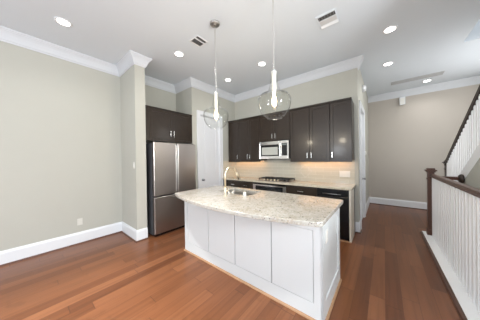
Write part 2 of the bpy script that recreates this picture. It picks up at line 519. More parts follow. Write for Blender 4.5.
# ------------------------------------------------------------------ kitchen island
IX0, IX1, IY0, IY1 = -2.432, -.406, 1.583, 2.31
IT = .885
isl = thing('kitchen_island', 'white kitchen island cabinet under the bowed granite top', 'kitchen island', ((IX0 + IX1) / 2, (IY0 + IY1) / 2, 0))
MB().box(IX0 + .02, IX1 - .02, IY0 + .02, IY1, 0.0, IT - .28).box(IX0 + .02, IX1 - .02, IY0 + .02, IY0 + .04, .5, IT).box(IX0 + .02, IX1 - .02, IY1 - .02, IY1, .5, IT).box(IX0 + .02, IX0 + .04, IY0 + .02, IY1, .5, IT).box(IX1 - .04, IX1 - .02, IY0 + .02, IY1, .5, IT).build('body', ISLW, isl)
seams = [-2.352, -1.877, -1.394, -.899, -.484]
fm = MB()
fm.box(IX0, seams[0], IY0, IY0 + .02, 0, IT).box(seams[-1], IX1, IY0, IY0 + .02, 0, IT)
fm.box(seams[0], seams[-1], IY0, IY0 + .02, 0, .15).box(seams[0], seams[-1], IY0, IY0 + .02, .79, IT)
fm.build('front_frame', ISLW, isl)
MB().box(seams[0], seams[-1], IY0 + .012, IY0 + .02, .15, .79).build('panel_backing', GAP, isl)
for a, b in zip(seams, seams[1:]):
    MB().box(a + .0045, b - .0045, IY0 + .001, IY0 + .016, .153, .787, .002).build('front_panel', ISLW, isl)
# end panel with a recessed field
em = MB()
em.box(IX1 - .02, IX1, IY0 + .0, IY0 + .085, 0, IT).box(IX1 - .02, IX1, IY1 - .085, IY1, 0, IT)
em.box(IX1 - .02, IX1, IY0 + .085, IY1 - .085, 0, .16).box(IX1 - .02, IX1, IY0 + .085, IY1 - .085, .79, IT)
em.build('end_frame', ISLW, isl)
MB().box(IX1 - .022, IX1 - .010, IY0 + .08, IY1 - .08, .155, .795).build('end_panel', ISLW, isl)
em = MB()
em.box(IX0, IX0 + .02, IY0 + .02, IY1, 0, IT)
em.build('far_end_panel', ISLW, isl)
ip = [(IX0, IY1), (IX0, IY0), (IX1, IY0), (IX1, IY1)]
tag(MB().sweep(ip, [(0, 0), (.018, 0), (.016, .010), (.010, .017), (0, .02)]).build('shoe_moulding', TANSHOE, isl), 'tan wood shoe moulding')

io = thing('electrical_outlet', 'white outlet on the end panel of the island', 'electrical outlet', (IX1 - .0095, 1.745, .70))
MB().box(IX1 - .010, IX1 - .003, 1.708, 1.782, .645, .76, .003).build('cover_plate', PLATE, io)
MB().box(IX1 - .004, IX1 - .001, 1.728, 1.762, .665, .695, .002).box(IX1 - .004, IX1 - .001, 1.728, 1.762, .71, .74, .002).build('socket', PLATE, io)

# island countertop with a bowed front edge and a sink cut-out
SX0, SX1, SY0, SY1 = -2.02, -1.42, 1.905, 2.27
CT = .925
CX0, CX1, CYF = -2.46, -.372, 2.37
def bow(x): return 1.238 + .195 * ((x + 1.42) / 1.05) ** 2
outer = []
N = 40
for i in range(N + 1):
    x = CX0 + .03 + (CX1 - CX0 - .06) * i / N
    outer.append((x, bow(x)))
outer += [(CX1 - .008, bow(CX1) + .012), (CX1, bow(CX1) + .035), (CX1, CYF - .03), (CX1 - .009, CYF - .009), (CX1 - .03, CYF), (CX0 + .03, CYF), (CX0 + .009, CYF - .009), (CX0, CYF - .03), (CX0, bow(CX0) + .035), (CX0 + .008, bow(CX0) + .012)]
def rrect(x0, x1, y0, y1, r, n=6):
    out = []
    for cx, cy, a0 in ((x1 - r, y0 + r, -90), (x1 - r, y1 - r, 0), (x0 + r, y1 - r, 90), (x0 + r, y0 + r, 180)):
        for k in range(n + 1):
            a = math.radians(a0 + 90 * k / n); out.append((cx + r * math.cos(a), cy + r * math.sin(a)))
    return out
hole = rrect(SX0, SX1, SY0, SY1, .05)


def slab_with_hole(outer, holes, z0, z1, bev):
    bm = bmesh.new(); edges = []
    for loop in [outer] + holes:
        vs = [bm.verts.new((x, y, z1)) for x, y in loop]
        for i in range(len(vs)): edges.append(bm.edges.new((vs[i], vs[(i + 1) % len(vs)])))
    bmesh.ops.triangle_fill(bm, use_beauty=True, use_dissolve=False, edges=edges)
    ret = bmesh.ops.extrude_face_region(bm, geom=bm.faces[:])
    bmesh.ops.translate(bm, vec=(0, 0, z0 - z1), verts=[v for v in ret['geom'] if isinstance(v, bmesh.types.BMVert)])
    bmesh.ops.recalc_face_normals(bm, faces=bm.faces[:])
    sharp = [e for e in bm.edges if len(e.link_faces) == 2 and abs(e.verts[0].co.z - e.verts[1].co.z) < 1e-5 and e.calc_face_angle(0) > 1.2]
    if bev: bmesh.ops.bevel(bm, geom=sharp, offset=bev, segments=2, affect='EDGES', profile=0.5)
    return bm


mb = MB(); mb.bm = slab_with_hole(outer, [hole], IT, CT, .006)
tag(mb.build('island_countertop', GRAN, loc=(-1.42, 1.85, IT)), 'speckled cream granite island top with bowed front edge', 'countertop')

# undermount sink
sk = thing('kitchen_sink', 'stainless steel sink set into the island granite', 'sink', ((SX0 + SX1) / 2, (SY0 + SY1) / 2, .66))
mb = MB(); bm = bmesh.new(); rings = []
for inset, z in ((-.012, IT - .001), (.0, IT - .001), (.004, IT - .02), (.012, .70), (.04, .675)):
    pts = rrect(SX0 + inset, SX1 - inset, SY0 + inset, SY1 - inset, max(.02, .05 - inset * .3))
    rings.append([bm.verts.new((x, y, z)) for x, y in pts])
for a, b in zip(rings, rings[1:]):
    for i in range(len(a)):
        j = (i + 1) % len(a); bm.faces.new((a[i], a[j], b[j], b[i]))
bm.faces.new(rings[-1])
for f in bm.faces: f.smooth = True
mb.bm = bm
bo = mb.build('basin', SINKM, sk)
sm = bo.modifiers.new('thick', 'SOLIDIFY'); sm.thickness = .0015
MB().lathe([(0, .678), (.045, .678), (.045, .681), (.03, .679), (0, .677)], (SX0 + SX1) / 2, (SY0 + SY1) / 2, 0, 24).build('drain', NICKEL, sk)

# faucet
FX, FY = -1.665, 1.715
fa = thing('kitchen_faucet', 'champagne coloured gooseneck faucet standing on the island', 'faucet', (FX, FY, CT))
MB().lathe([(0, CT), (.028, CT), (.028, CT + .006), (.019, CT + .012), (.0175, CT + .10), (.015, CT + .115), (0, CT + .115)], FX, FY, 0, 24).build('base', CHAMP, fa)
pts = [(FX, FY, CT + .10), (FX, FY, 1.19)]
R = .098; dx, dy = .20, .98
for k in range(1, 15):
    a = PI - k * (PI * .90) / 14
    h = R + R * math.cos(a)
    pts.append((FX + dx * h, FY + dy * h, 1.205 + R * math.sin(a)))
MB().tube(pts, .0125, 14).build('spout', CHAMP, fa)
e = Vector(pts[-1]); dd = (e - Vector(pts[-2])).normalized()
MB().tube([e, e + dd * .02, e + dd * .115], [.0135, .0165, .0155], 14).build('spray_head', CHAMP, fa)
MB().tube([(FX + .018, FY, CT + .07), (FX + .045, FY, CT + .072)], .012, 12).tube([(FX + .04, FY, CT + .072), (FX + .05, FY + .01, CT + .11)], .006, 8).build('lever', CHAMP, fa)

cp = MB().lathe([(0, 0), (.024, 0), (.024, .008), (.022, .012), (.022, .045), (.018, .052), (0, .054)], -1.455, 1.868, CT, 24).build('air_gap_cap', SOCK, loc=(-1.455, 1.868, CT))
tag(cp, 'short pale cap standing on the granite at the sink rim', 'sink accessory')
cp = MB().lathe([(0, 0), (.017, 0), (.017, .006), (.012, .010), (.012, .05), (.014, .052), (.014, .07), (0, .072)], -1.735, 1.86, CT, 20).build('soap_dispenser', NICKEL, loc=(-1.735, 1.86, CT))
tag(cp, 'slim pale soap dispenser standing just behind the faucet base', 'soap dispenser')


# ------------------------------------------------------------------ cabinet helpers
def shaker_y(mb, x0, x1, z0, z1, yf, rail=.055, th=.02):
    """door face towards -Y at plane yf"""
    mb.box(x0, x0 + rail, yf, yf + th, z0, z1, .0015, 1).box(x1 - rail, x1, yf, yf + th, z0, z1, .0015, 1)
    mb.box(x0 + rail, x1 - rail, yf, yf + th, z0, z0 + rail, .0015, 1).box(x0 + rail, x1 - rail, yf, yf + th, z1 - rail, z1, .0015, 1)
    mb.box(x0 + rail - .002, x1 - rail + .002, yf + .008, yf + th - .001, z0 + rail - .002, z1 - rail + .002)
    return mb


def pull_y(x, z, yf, L=.11, vertical=True):
    m = MB()
    if vertical:
        m.box(x - .006, x + .006, yf - .032, yf - .022, z - L / 2, z + L / 2, .002)
        for s in (-1, 1): m.box(x - .005, x + .005, yf - .024, yf + .001, z + s * L * .38 - .005, z + s * L * .38 + .005)
    else:
        m.box(x - L / 2, x + L / 2, yf - .032, yf - .022, z - .006, z + .006, .002)
        for s in (-1, 1): m.box(x + s * L * .38 - .005, x + s * L * .38 + .005, yf - .024, yf + .001, z - .005, z + .005)
    return m


UY = 3.62          # front plane of wall cabinet doors
UZ0, UZ1 = 1.375, 2.44


def wall_cabinet(label, x0, x1, z0, z1, doors, hz, yb=YB, rail_light=True):
    """doors: [(x0, x1, handle_x)]"""
    r = thing('wall_cabinet', label, 'cabinet', ((x0 + x1) / 2, yb, z0), 'dark wall cabinets along the back wall')
    b = MB().box(x0, x1, UY + .021, yb - .001, z0, z1)
    b.build('carcass', ESP, r)
    if rail_light: MB().box(x0, x1, UY + .002, UY + .02, z0 - .03, z0 + .012).build('light_rail', ESP, r)
    MB().box(x0, x1, UY - .012, UY + .10, z1 - .0, z1 + .014).box(x0, x1, UY - .020, UY + .05, z1 + .014, z1 + .03).build('top_moulding', ESP, r)
    for a, c, hx in doors:
        dm = shaker_y(MB(), a + .0015, c - .0015, z0 + .015, z1 - .004, UY).build('door', ESP, r)
        tag(pull_y(hx, hz, UY).build('handle', CHROME, dm), 'nickel bar pull')
    return r


wall_cabinet('dark wall cabinet left end with single narrow door', -3.372, -2.992, UZ0, UZ1, [(-3.36, -2.994, -3.03)], 1.475)
wall_cabinet('dark two-door wall cabinet left of the microwave', -2.990, -2.332, UZ0, UZ1, [(-2.988, -2.662, -2.70), (-2.660, -2.334, -2.622)], 1.475)
wall_cabinet('short dark two-door wall cabinet above the microwave', -2.330, -1.562, 1.825, UZ1, [(-2.328, -1.947, -1.985), (-1.945, -1.564, -1.907)], 1.935, rail_light=False)
wall_cabinet('dark two-door wall cabinet right of the microwave', -1.560, -.785, UZ0, UZ1, [(-1.558, -1.158, -1.196), (-1.156, -.787, -1.118)], 1.475)
wall_cabinet('dark wall cabinet right end with single door', -.783, -.433, UZ0, UZ1, [(-.781, -.436, -.743)], 1.475)


def strip(x0, x1, label, n):
    o = thing('under_cabinet_light', label, 'light', ((x0 + x1) / 2, YB - .10, UZ0 - .012), 'warm strip lights under the wall cabinets')
    MB().box(x0, x1, YB - .115, YB - .085, UZ0 - .012, UZ0 - .0005, .002).build('housing', PLATE, o)
    MB().box(x0 + .01, x1 - .01, YB - .110, YB - .090, UZ0 - .015, UZ0 - .0115).build('lens', STRIP, o)
    d = bpy.data.lights.new('strip_glow', 'AREA'); d.shape = 'RECTANGLE'; d.size = x1 - x0 - .04; d.size_y = .02
    d.energy = 1.3 * (x1 - x0); d.color = (1.0, .50, .19)
    l = bpy.data.objects.new('strip_glow', d); C.objects.link(l); l.parent = o; l.location = (0, .0, -.006)
    return o


strip(-3.34, -2.36, 'warm glowing strip light under the left wall cabinets', 1)
strip(-1.50, -.47, 'warm glowing strip light under the right wall cabinets', 2)

# microwave
MX0, MX1, MZ0, MZ1, MYF = -2.322, -1.572, 1.415, 1.812, 3.565
mw = thing('microwave', 'stainless over-the-range microwave hung under the short cabinet', 'microwave', ((MX0 + MX1) / 2, YB, MZ0))
MB().box(MX0, MX1, MYF + .045, YB - .002, MZ0, MZ1, .003).build('body', BLACK, mw)
md = MB()
wx0, wx1, wz0, wz1 = MX0 + .035, -1.800, MZ0 + .065, MZ1 - .075
dx1 = -1.757
for a in ((MX0, wx0, MZ0, MZ1), (wx1, dx1, MZ0, MZ1), (wx0, wx1, MZ0, wz0), (wx0, wx1, wz1, MZ1)):
    md.box(a[0], a[1], MYF, MYF + .045, a[2], a[3], .003, 1)
dr = md.build('door', CHROME, mw)
MB().box(wx0 - .002, wx1 + .002, MYF + .004, MYF + .03, wz0 - .002, wz1 + .002).build('door_glass', BLACK, dr)
tag(MB().box(wx0 + .045, wx1 - .03, MYF + .001, MYF + .006, wz0 + .025, wz1 - .055).build('window', simple('microwave_window', (.42, .42, .38), .18, noise=.05), dr), 'pale mesh window')
MB().box(dx1 - .026, dx1 - .004, MYF - .038, MYF - .018, MZ0 + .06, MZ1 - .05, .006).box(dx1 - .022, dx1 - .008, MYF - .02, MYF + .002, MZ0 + .07, MZ0 + .095).box(dx1 - .022, dx1 - .008, MYF - .02, MYF + .002, MZ1 - .085, MZ1 - .06).build('handle', CHROME, dr)
pf = MB()
for a in ((dx1 + .003, -1.735, MZ0, MZ1), (-1.61, MX1, MZ0, MZ1), (-1.735, -1.61, MZ0, MZ0 + .07), (-1.735, -1.61, MZ1 - .055, MZ1)):
    pf.box(a[0], a[1], MYF, MYF + .045, a[2], a[3], .002, 1)
cpn = pf.build('control_panel', CHROME, mw)
MB().box(-1.737, -1.608, MYF + .003, MYF + .03, MZ0 + .068, MZ1 - .053).build('keypad', SMALLGLASS, cpn)
MB().box(-1.725, -1.62, MYF + .001, MYF + .005, MZ1 - .10, MZ1 - .066).build('display', simple('grey_display', (.16, .18, .17), .2), cpn)

# backsplash and back counter
BY0 = 3.39
CT = .914; IT = .876
bs = MB().box(XP, XE - .055, YB - .010, YB - .0005, .914, 1.374).box(XP + .0005, XP + .010, 3.43, YB - .010, .914, 1.374).build('tile_backsplash', TILE, loc=(-1.9, YB, .914))
tag(bs, 'beige glass subway tile backsplash below the wall cabinets', 'backsplash')
am = MB(); cxx, czz, rr = -1.362, 1.135, .15
for (u0, v0), (u1, v1) in zip([(rr, 0), (0, rr), (-rr, 0), (0, -rr)], [(0, rr), (-rr, 0), (0, -rr), (rr, 0)]):
    q = .88
    am.prism([(cxx + u0, czz + v0), (cxx + u1, czz + v1), (cxx + u1 * q, czz + v1 * q), (cxx + u0 * q, czz + v0 * q)], 'y', YB - .0125, YB - .0095)
tag(am.build('accent_tile', simple('accent_tile', (.62, .58, .50), .08), bs), 'paler diamond accent tile')
bc = MB().box(XP + .001, -.415, BY0, YB - .0005, IT, .914, .005).build('kitchen_countertop', GRAN2, loc=(-1.9, 3.68, IT))
tag(bc, 'beige granite counter running under the backsplash', 'countertop')

wp = thing('switch_plate', 'wide cream switch plate on the tile backsplash', 'switch plate', (-.598, YB - .0105, 1.10))
MB().box(-.69, -.506, YB - .016, YB - .0102, 1.04, 1.16, .003).build('cover_plate', PLATE, wp)
for xx in (-.66, -.614, -.568):
    MB().box(xx, xx + .033, YB - .019, YB - .0155, 1.067, 1.133, .002).build('rocker', PLATE, wp)

# base cabinets
BF = 3.42


def base_cabinet(label, x0, x1, drawers, doors):
    r = thing('base_cabinet', label, 'cabinet', ((x0 + x1) / 2, (BF + YB) / 2, 0), 'dark base cabinets under the back counter')
    MB().box(x0, x1, BF + .021, YB - .02, .10, IT - .001).build('carcass', ESP, r)
    MB().box(x0, x1, BF + .07, BF + .09, 0, .10).build('toe_kick', KICK, r)
    for a, b in drawers:
        d = MB().box(a + .002, b - .002, BF, BF + .02, .70, IT - .022, .002).build('drawer', ESP, r)
        tag(pull_y((a + b) / 2, .772, BF, .12, False).build('handle', CHROME, d), 'nickel bar pull')
    for a, b, hx in doors:
        d = shaker_y(MB(), a + .002, b - .002, .115, .693, BF).build('door', ESP, r)
        tag(pull_y(hx, .60, BF).build('handle', CHROME, d), 'nickel bar pull')
    return r


base_cabinet('dark base cabinet with two drawers left of the oven', XP + .002, -2.410, [(XP + .19, -2.83), (-2.83, -2.412)], [(XP + .19, -2.83, -2.87), (-2.83, -2.412, -2.79)])
base_cabinet('dark base cabinet with one drawer between oven and dishwasher', -1.572, -.970, [(-1.57, -.972)], [(-1.57, -1.272, -1.31), (-1.27, -.972, -1.232)])

ov = thing('oven', 'stainless undercounter oven below the gas cooktop', 'oven', (-1.99, (BF + YB) / 2, 0))
MB().box(-2.408, -1.574, BF + .03, YB - .02, .10, IT - .001).box(-2.408, -1.574, BF + .07, BF + .09, 0, .10).build('body', BLACK, ov)
MB().box(-2.406, -1.576, BF - .002, BF + .03, .835, IT - .008).build('vent_strip', BLACK, ov)
od = MB()
for a in ((-2.406, -2.335, .14, .832), (-1.647, -1.576, .14, .832), (-2.335, -1.647, .805, .832), (-2.335, -1.647, .14, .26)):
    od.box(a[0], a[1], BF - .008, BF + .03, a[2], a[3], .002, 1)
odo = od.build('door', CHROME, ov)
MB().box(-2.337, -1.645, BF - .004, BF + .02, .258, .807).build('door_glass', SMALLGLASS, odo)
MB().tube([(-2.30, BF - .045, .745), (-1.68, BF - .045, .745)], .011, 12).tube([(-2.26, BF - .045, .745), (-2.26, BF - .003, .745)], .008, 8).tube([(-1.72, BF - .045, .745), (-1.72, BF - .003, .745)], .008, 8).build('handle', BLACK, odo)

dw = thing('dishwasher', 'black dishwasher at the right end of the back counter', 'dishwasher', (-.71, (BF + YB) / 2, 0))
MB().box(-.966, -.462, BF + .03, YB - .02, .10, IT - .001).box(-.966, -.462, BF + .06, BF + .08, 0, .10).build('body', BLACK, dw)
MB().box(-.964, -.464, BF - .012, BF + .03, .12, .745, .004).build('door', BLACK, dw)
MB().box(-.964, -.464, BF - .012, BF + .03, .75, IT - .012, .004).build('control_panel', BLACK, dw)
tag(MB().tube([(-.86, BF - .04, .79), (-.57, BF - .04, .79)], .009, 10).tube([(-.83, BF - .04, .79), (-.83, BF - .01, .79)], .006, 8).tube([(-.60, BF - .04, .79), (-.60, BF - .01, .79)], .006, 8).build('handle', simple('dim_metal', (.22, .22, .22), .3, 1.0), dw), 'grey bar handle')
ep = thing('end_panel_board', 'pale end panel closing the counter beside the dishwasher', 'cabinet panel', (-.44, (BF + YB) / 2, 0))
MB().box(-.458, -.430, BF - .004, 3.80, 0, IT - .001, .002).build('panel', CREAM, ep)
tag(MB().box(-.458, -.432, 3.801, YB - .035, 0, IT - .001).build('back_board', ESP, ep), 'dark back board')
sm_ = MB().box(-.966, -.43, BF - .022, BF - .008, 0, .014, .003).build('floor_strip', TANSHOE, loc=(-.7, BF - .015, 0))
tag(sm_, 'pale wood floor strip in front of the dishwasher', 'trim'); sm_['kind'] = 'structure'; sm_.name = 'trim_8'

# gas cooktop
KX0, KX1, KY0, KY1 = -2.32, -1.56, 3.455, 3.90
ck = thing('gas_cooktop', 'black gas cooktop with iron grates on the back counter', 'cooktop', ((KX0 + KX1) / 2, (KY0 + KY1) / 2, CT))
tag(MB().box(KX0, KX1, KY0, KY1, CT, CT + .012, .004).build('deck', STEEL, ck), 'stainless deck')
for cx_ in (-2.19, -1.94, -1.69):
    g = MB(); z0 = CT + .042
    x0, x1 = cx_ - .118, cx_ + .118
    y0, y1 = KY0 + .065, KY1 - .02
    for yy in (y0, (y0 + y1) / 2 - .008, y1 - .016): g.box(x0, x1, yy, yy + .016, z0, z0 + .016, .003, 1)
    for xx in (x0, cx_ - .008, x1 - .016): g.box(xx, xx + .016, y0, y1, z0, z0 + .016, .003, 1)
    for xx in (x0, x1 - .016):
        for yy in (y0, y1 - .016): g.box(xx, xx + .016, yy, yy + .016, CT + .011, z0 + .002)
    for sy in (y0 + .10, y1 - .10):
        for k in range(4):
            a = k * PI / 2 + PI / 4
            g.tube([(cx_ + .03 * math.cos(a), sy + .03 * math.sin(a), z0 + .01), (cx_ + .085 * math.cos(a), sy + .085 * math.sin(a), z0 + .01)], .006, 6)
    g.build('grate', IRON, ck)
for bx, by, br in ((-2.19, 3.60, .035), (-2.19, 3.79, .028), (-1.94, 3.70, .045), (-1.69, 3.60, .028), (-1.69, 3.79, .035)):
    MB().lathe([(0, 0), (br, 0), (br, .012), (br * .8, .016), (br * .8, .022), (0, .024)], bx, by, CT + .012, 20).build('burner', IRON, ck)
for k in range(5):
    tag(MB().lathe([(0, 0), (.022, 0), (.021, .028), (.018, .034), (0, .035)], -2.13 + .085 * k, KY0 + .032, CT + .012, 18).build('knob', CHAMP, ck), 'pale metal knob')

# ------------------------------------------------------------------ refrigerator and its cabinet
FR = -3.235
F0, F1, FS = 1.485, 2.402, 1.950
fr = thing('refrigerator', 'stainless french-door refrigerator in the alcove', 'refrigerator', (-3.62, (F0 + F1) / 2, 0))
tag(MB().box(-4.02, FR - .085, F0 + .006, F1 - .006, .03, 1.742, .004).build('body', simple('fridge_side', (.10, .10, .105), .45), fr), 'dark grey case')
MB().box(-4.0, FR - .05, F0 + .03, F1 - .03, 0, .055).build('toe_grille', BLACK, fr)


MB().box(FR - .07, FR - .02, FS - .011, FS + .011, .76, 1.755).build('door_gap', BLACK, fr)


def fridge_door(name, y0, y1, z0, z1):
    return MB().box(FR - .078, FR, y0, y1, z0, z1, .012, 3).build(name, STEEL, fr)


d1 = fridge_door('door', F0, FS - .010, .755, 1.758)
d2 = fridge_door('door', FS + .010, F1, .755, 1.758)
d3 = fridge_door('freezer_drawer', F0, F1, .055, .735)
for d_, yy in ((d1, FS - .022), (d2, FS + .022)):
    MB().box(FR - .002, FR + .014, yy - .004, yy + .004, .80, 1.72, .003).build('handle', NICKEL, d_)
MB().tube([(FR + .004, F0 + .34, .70), (FR + .022, F0 + .37, .70), (FR + .022, F1 - .16, .70), (FR + .004, F1 - .13, .70)], .006, 10).build('handle', STEEL, d3)
for yy in (F0 + .06, F1 - .06):
    MB().box(FR - .11, FR - .03, yy - .03, yy + .03, 1.742, 1.768, .005).build('hinge_cover', BLACK, fr)

oc = thing('cabinet_over_refrigerator', 'dark two-door cabinet above the refrigerator', 'cabinet', (-3.75, (YW1 + YP) / 2, 1.80))
OF = XP + .002
MB().box(XA + .002, OF - .021, YW1 + .002, YP - .002, 1.80, 2.44).build('carcass', ESP, oc)
MB().box(OF - .02, OF, YW1 + .002, YP - .002, 1.795, 1.835).build('bottom_rail', ESP, oc)
MB().box(OF - .02, OF + .012, YW1 + .002, YP - .002, 2.425, 2.445).build('top_moulding', ESP, oc)
MB().box(OF - .02, OF, YW1 + .002, F0 + .01, 1.835, 2.425).build('filler', ESP, oc)
MB().box(OF - .02, OF, F1 + .01, YP - .002, 1.835, 2.425).build('filler', ESP, oc)


def shaker_x(mb, y0, y1, z0, z1, xf, rail=.055, th=.02):
    mb.box(xf - th, xf, y0, y0 + rail, z0, z1, .0015, 1).box(xf - th, xf, y1 - rail, y1, z0, z1, .0015, 1)
    mb.box(xf - th, xf, y0 + rail, y1 - rail, z0, z0 + rail, .0015, 1).box(xf - th, xf, y0 + rail, y1 - rail, z1 - rail, z1, .0015, 1)
    mb.box(xf - th + .001, xf - .008, y0 + rail - .002, y1 - rail + .002, z0 + rail - .002, z1 - rail + .002)
    return mb


for a, b, hy in ((F0 + .012, 1.950, 1.915), (1.953, F1 + .008, 1.988)):
    d_ = shaker_x(MB(), a, b, 1.838, 2.422, OF + .001).build('door', ESP, oc)
    m = MB().box(OF + .022, OF + .032, hy - .006, hy + .006, 1.90, 2.02, .002)
    for zz in (1.915, 2.005): m.box(OF - .001, OF + .024, hy - .005, hy + .005, zz - .005, zz + .005)
    tag(m.build('handle', CHROME, d_), 'nickel bar pull')
# dark side panel of the alcove on the stub-wall side
sp_ = MB().box(XA + .002, -3.42, YW1 + .001, YW1 + .022, 0, 1.795).build('refrigerator_side_panel', ESP, loc=(-3.7, YW1 + .01, 0))
tag(sp_, 'dark side panel between stub wall and refrigerator', 'cabinet panel')


# ------------------------------------------------------------------ pendants
def pendant(x, y, label):
    p = thing('pendant_light', label, 'pendant light', (x, y, ZC), 'glass pendants over the island')
    MB().lathe([(0, ZC), (.066, ZC), (.066, ZC - .014), (.055, ZC - .024), (.018, ZC - .03), (0, ZC - .03)], x, y, 0, 32).build('canopy', CANOPY, p)
    MB().lathe([(0, ZC - .028), (.011, ZC - .028), (.009, ZC - .07), (.009, 2.36), (.014, 2.35), (.016, 2.32), (0, 2.32)], x, y, 0, 16).build('stem', CHROME, p)
    so = MB().lathe([(0, 2.325), (.030, 2.325), (.028, 2.315), (.028, 2.295), (.024, 2.29), (.023, 2.12), (.020, 2.10), (0, 2.10)], x, y, 0, 24).build('socket', SOCK, p)
    tag(so, 'pale metal socket tube')
    outer_p = [(.032, 2.310), (.034, 2.27), (.040, 2.22), (.050, 2.17), (.063, 2.13), (.080, 2.105), (.115, 2.094), (.145, 2.082), (.162, 2.062), (.171, 2.030), (.170, 1.995), (.160, 1.950), (.140, 1.905), (.112, 1.870), (.088, 1.852), (.080, 1.846), (.078, 1.836)]
    inner_p = [(r - .003, z) for r, z in outer_p[::-1]]
    MB().lathe(outer_p + inner_p, x, y, 0, 48, closed=True).build('glass_shade', GLASS, p)
    MB().lathe([(0, 2.10), (.012, 2.098), (.013, 2.075), (.021, 2.05), (.026, 2.02), (.022, 1.985), (.010, 1.968), (0, 1.964)], x, y, 0, 20).build('bulb', BULB, p)
    d = bpy.data.lights.new('bulb_light', 'POINT'); d.energy = PENDANT_W; d.shadow_soft_size = .05; d.color = (1.0, .87, .68)
    l = bpy.data.objects.new('bulb_light', d); C.objects.link(l); l.parent = p; l.location = (0, 0, 1.90 - ZC)
    return p


pendant(-1.765, 1.660, 'clear glass bowl pendant, the one near the pantry door')
pendant(-.884, 1.660, 'clear glass bowl pendant, the one hanging before the microwave')


# ------------------------------------------------------------------ recessed lights
def downlight(x, y, label, watts=None, cone=140):
    r = thing('recessed_light', label, 'recessed light', (x, y, ZC), 'round recessed ceiling lights')
    MB().lathe([(.062, ZC - .0005), (.088, ZC - .0005), (.088, ZC - .004), (.080, ZC - .009), (.066, ZC - .009), (.062, ZC - .004)], x, y, 0, 32, closed=True).build('trim_ring', TRIM, r)
    MB().lathe([(0, ZC - .001), (.065, ZC - .001), (.065, ZC - .006), (0, ZC - .006)], x, y, 0, 32).build('lens', LENS, r)
    d = bpy.data.lights.new('downlight_beam', 'SPOT'); d.energy = watts or LIGHT_W; d.spot_size = math.radians(cone); d.spot_blend = 1.0
    d.shadow_soft_size = .06; d.color = (.98, .98, .98)
    l = bpy.data.objects.new('downlight_beam', d); C.objects.link(l); l.parent = r; l.location = (0, 0, -.02)
    return r


downlight(-3.269, 0.350, 'bright round recessed light nearest the left wall')
downlight(-2.752, 1.728, 'bright round recessed light in front of the refrigerator cabinet')
downlight(-2.793, 3.016, 'round recessed light near the pantry corner of the ceiling')
downlight(-1.823, 2.945, 'round recessed light in front of the microwave, between the pendants')
downlight(0.078, 3.365, 'round recessed light nearest the ceiling air vent on the right')
downlight(0.072, 4.577, 'round recessed light in the hall past the kitchen corner')
downlight(0.821, 6.234, 'round recessed light beside the long hall grille')

downlight(-1.723, 0.350, 'added unseen round recessed light above the open floor, second from the left wall', 520, 84)  # added out of view to brighten the left floor
downlight(-3.269, -1.014, 'added unseen round recessed light behind the viewer nearest the left wall', 60, 80)  # added behind the viewer as extra floor light
downlight(-1.723, -1.014, 'added unseen round recessed light behind the viewer away from the left wall', 260, 80)  # another unseen light added to lift the left floor


# ------------------------------------------------------------------ ceiling fittings
def vent(x0, x1, y0, y1, label, n, along='x', frame=TRIM, slat=GRILLE):
    v = thing('ceiling_vent', label, 'air vent', ((x0 + x1) / 2, (y0 + y1) / 2, ZC))
    b = .022
    MB().box(x0, x1, y0, y0 + b, ZC - .008, ZC, .002, 1).box(x0, x1, y1 - b, y1, ZC - .008, ZC, .002, 1).box(x0, x0 + b, y0 + b, y1 - b, ZC - .008, ZC, .002, 1).box(x1 - b, x1, y0 + b, y1 - b, ZC - .008, ZC, .002, 1).build('frame', frame, v)
    MB().box(x0 + b, x1 - b, y0 + b, y1 - b, ZC - .0015, ZC - .0002).build('duct_opening', SLOT, v)
    for k in range(n):
        if along == 'x':
            c = y0 + b + (y1 - y0 - 2 * b) * (k + .5) / n
            m = MB().prism([(c - .011, ZC - .002), (c + .006, ZC - .014), (c + .009, ZC - .013), (c - .007, ZC - .001)], 'x', x0 + b, x1 - b)
        else:
            c = x0 + b + (x1 - x0 - 2 * b) * (k + .5) / n
            m = MB().prism([(c - .011, ZC - .002), (c + .006, ZC - .014), (c + .009, ZC - .013), (c - .007, ZC - .001)], 'y', y0 + b, y1 - b)
        m.build('slat', slat, v)
    return v


cv = vent(-2.325, -2.12, 1.635, 1.85, 'square ceiling vent beside the pendant near the refrigerator', 9, 'y')
tag(MB().box(-2.2, -2.185, 1.655, 1.83, ZC - .016, ZC - .001).build('divider_bar', TRIM, cv), 'white divider bar')
v2 = thing('ceiling_air_register', 'white ceiling air register on the right above the island', 'air vent', (-.565, 2.555, ZC))
MB().box(-.688, -.452, 2.445, 2.70, ZC - .010, ZC, .004).build('frame', CEIL, v2)
MB().box(-.665, -.465, 2.470, 2.535, ZC - .0112, ZC - .0098).build('slot_opening', SLOT, v2)
for k in range(6):
    xx = -.655 + .034 * k
    MB().box(xx, xx + .006, 2.470, 2.535, ZC - .016, ZC - .0108).build('fin', GRILLE, v2)
tag(MB().box(-.665, -.465, 2.55, 2.64, ZC - .013, ZC - .0098, .001, 1).build('damper_plate', simple('register_grey', (.62, .62, .62), .5), v2), 'pale grey plate')
MB().prism([(2.645, ZC - .010), (2.685, ZC - .026), (2.692, ZC - .024), (2.66, ZC - .009)], 'x', -.672, -.458).build('deflector', TRIM, v2)
vent(.15, 1.03, 5.76, 5.98, 'long narrow return grille in the hall ceiling', 9, 'x', LGRILLE, LGRILLE)

bx = thing('wall_box', 'small white box mounted under the crown on the far hall wall', 'wall box', (.41, YF - .04, 2.98))
MB().box(.345, .465, YF - .075, YF - .0005, 2.875, 3.085, .008).build('housing', TRIM, bx)
MB().box(.36, .45, YF - .078, YF - .074, 2.89, 3.05).build('front_cover', PLATE, bx)

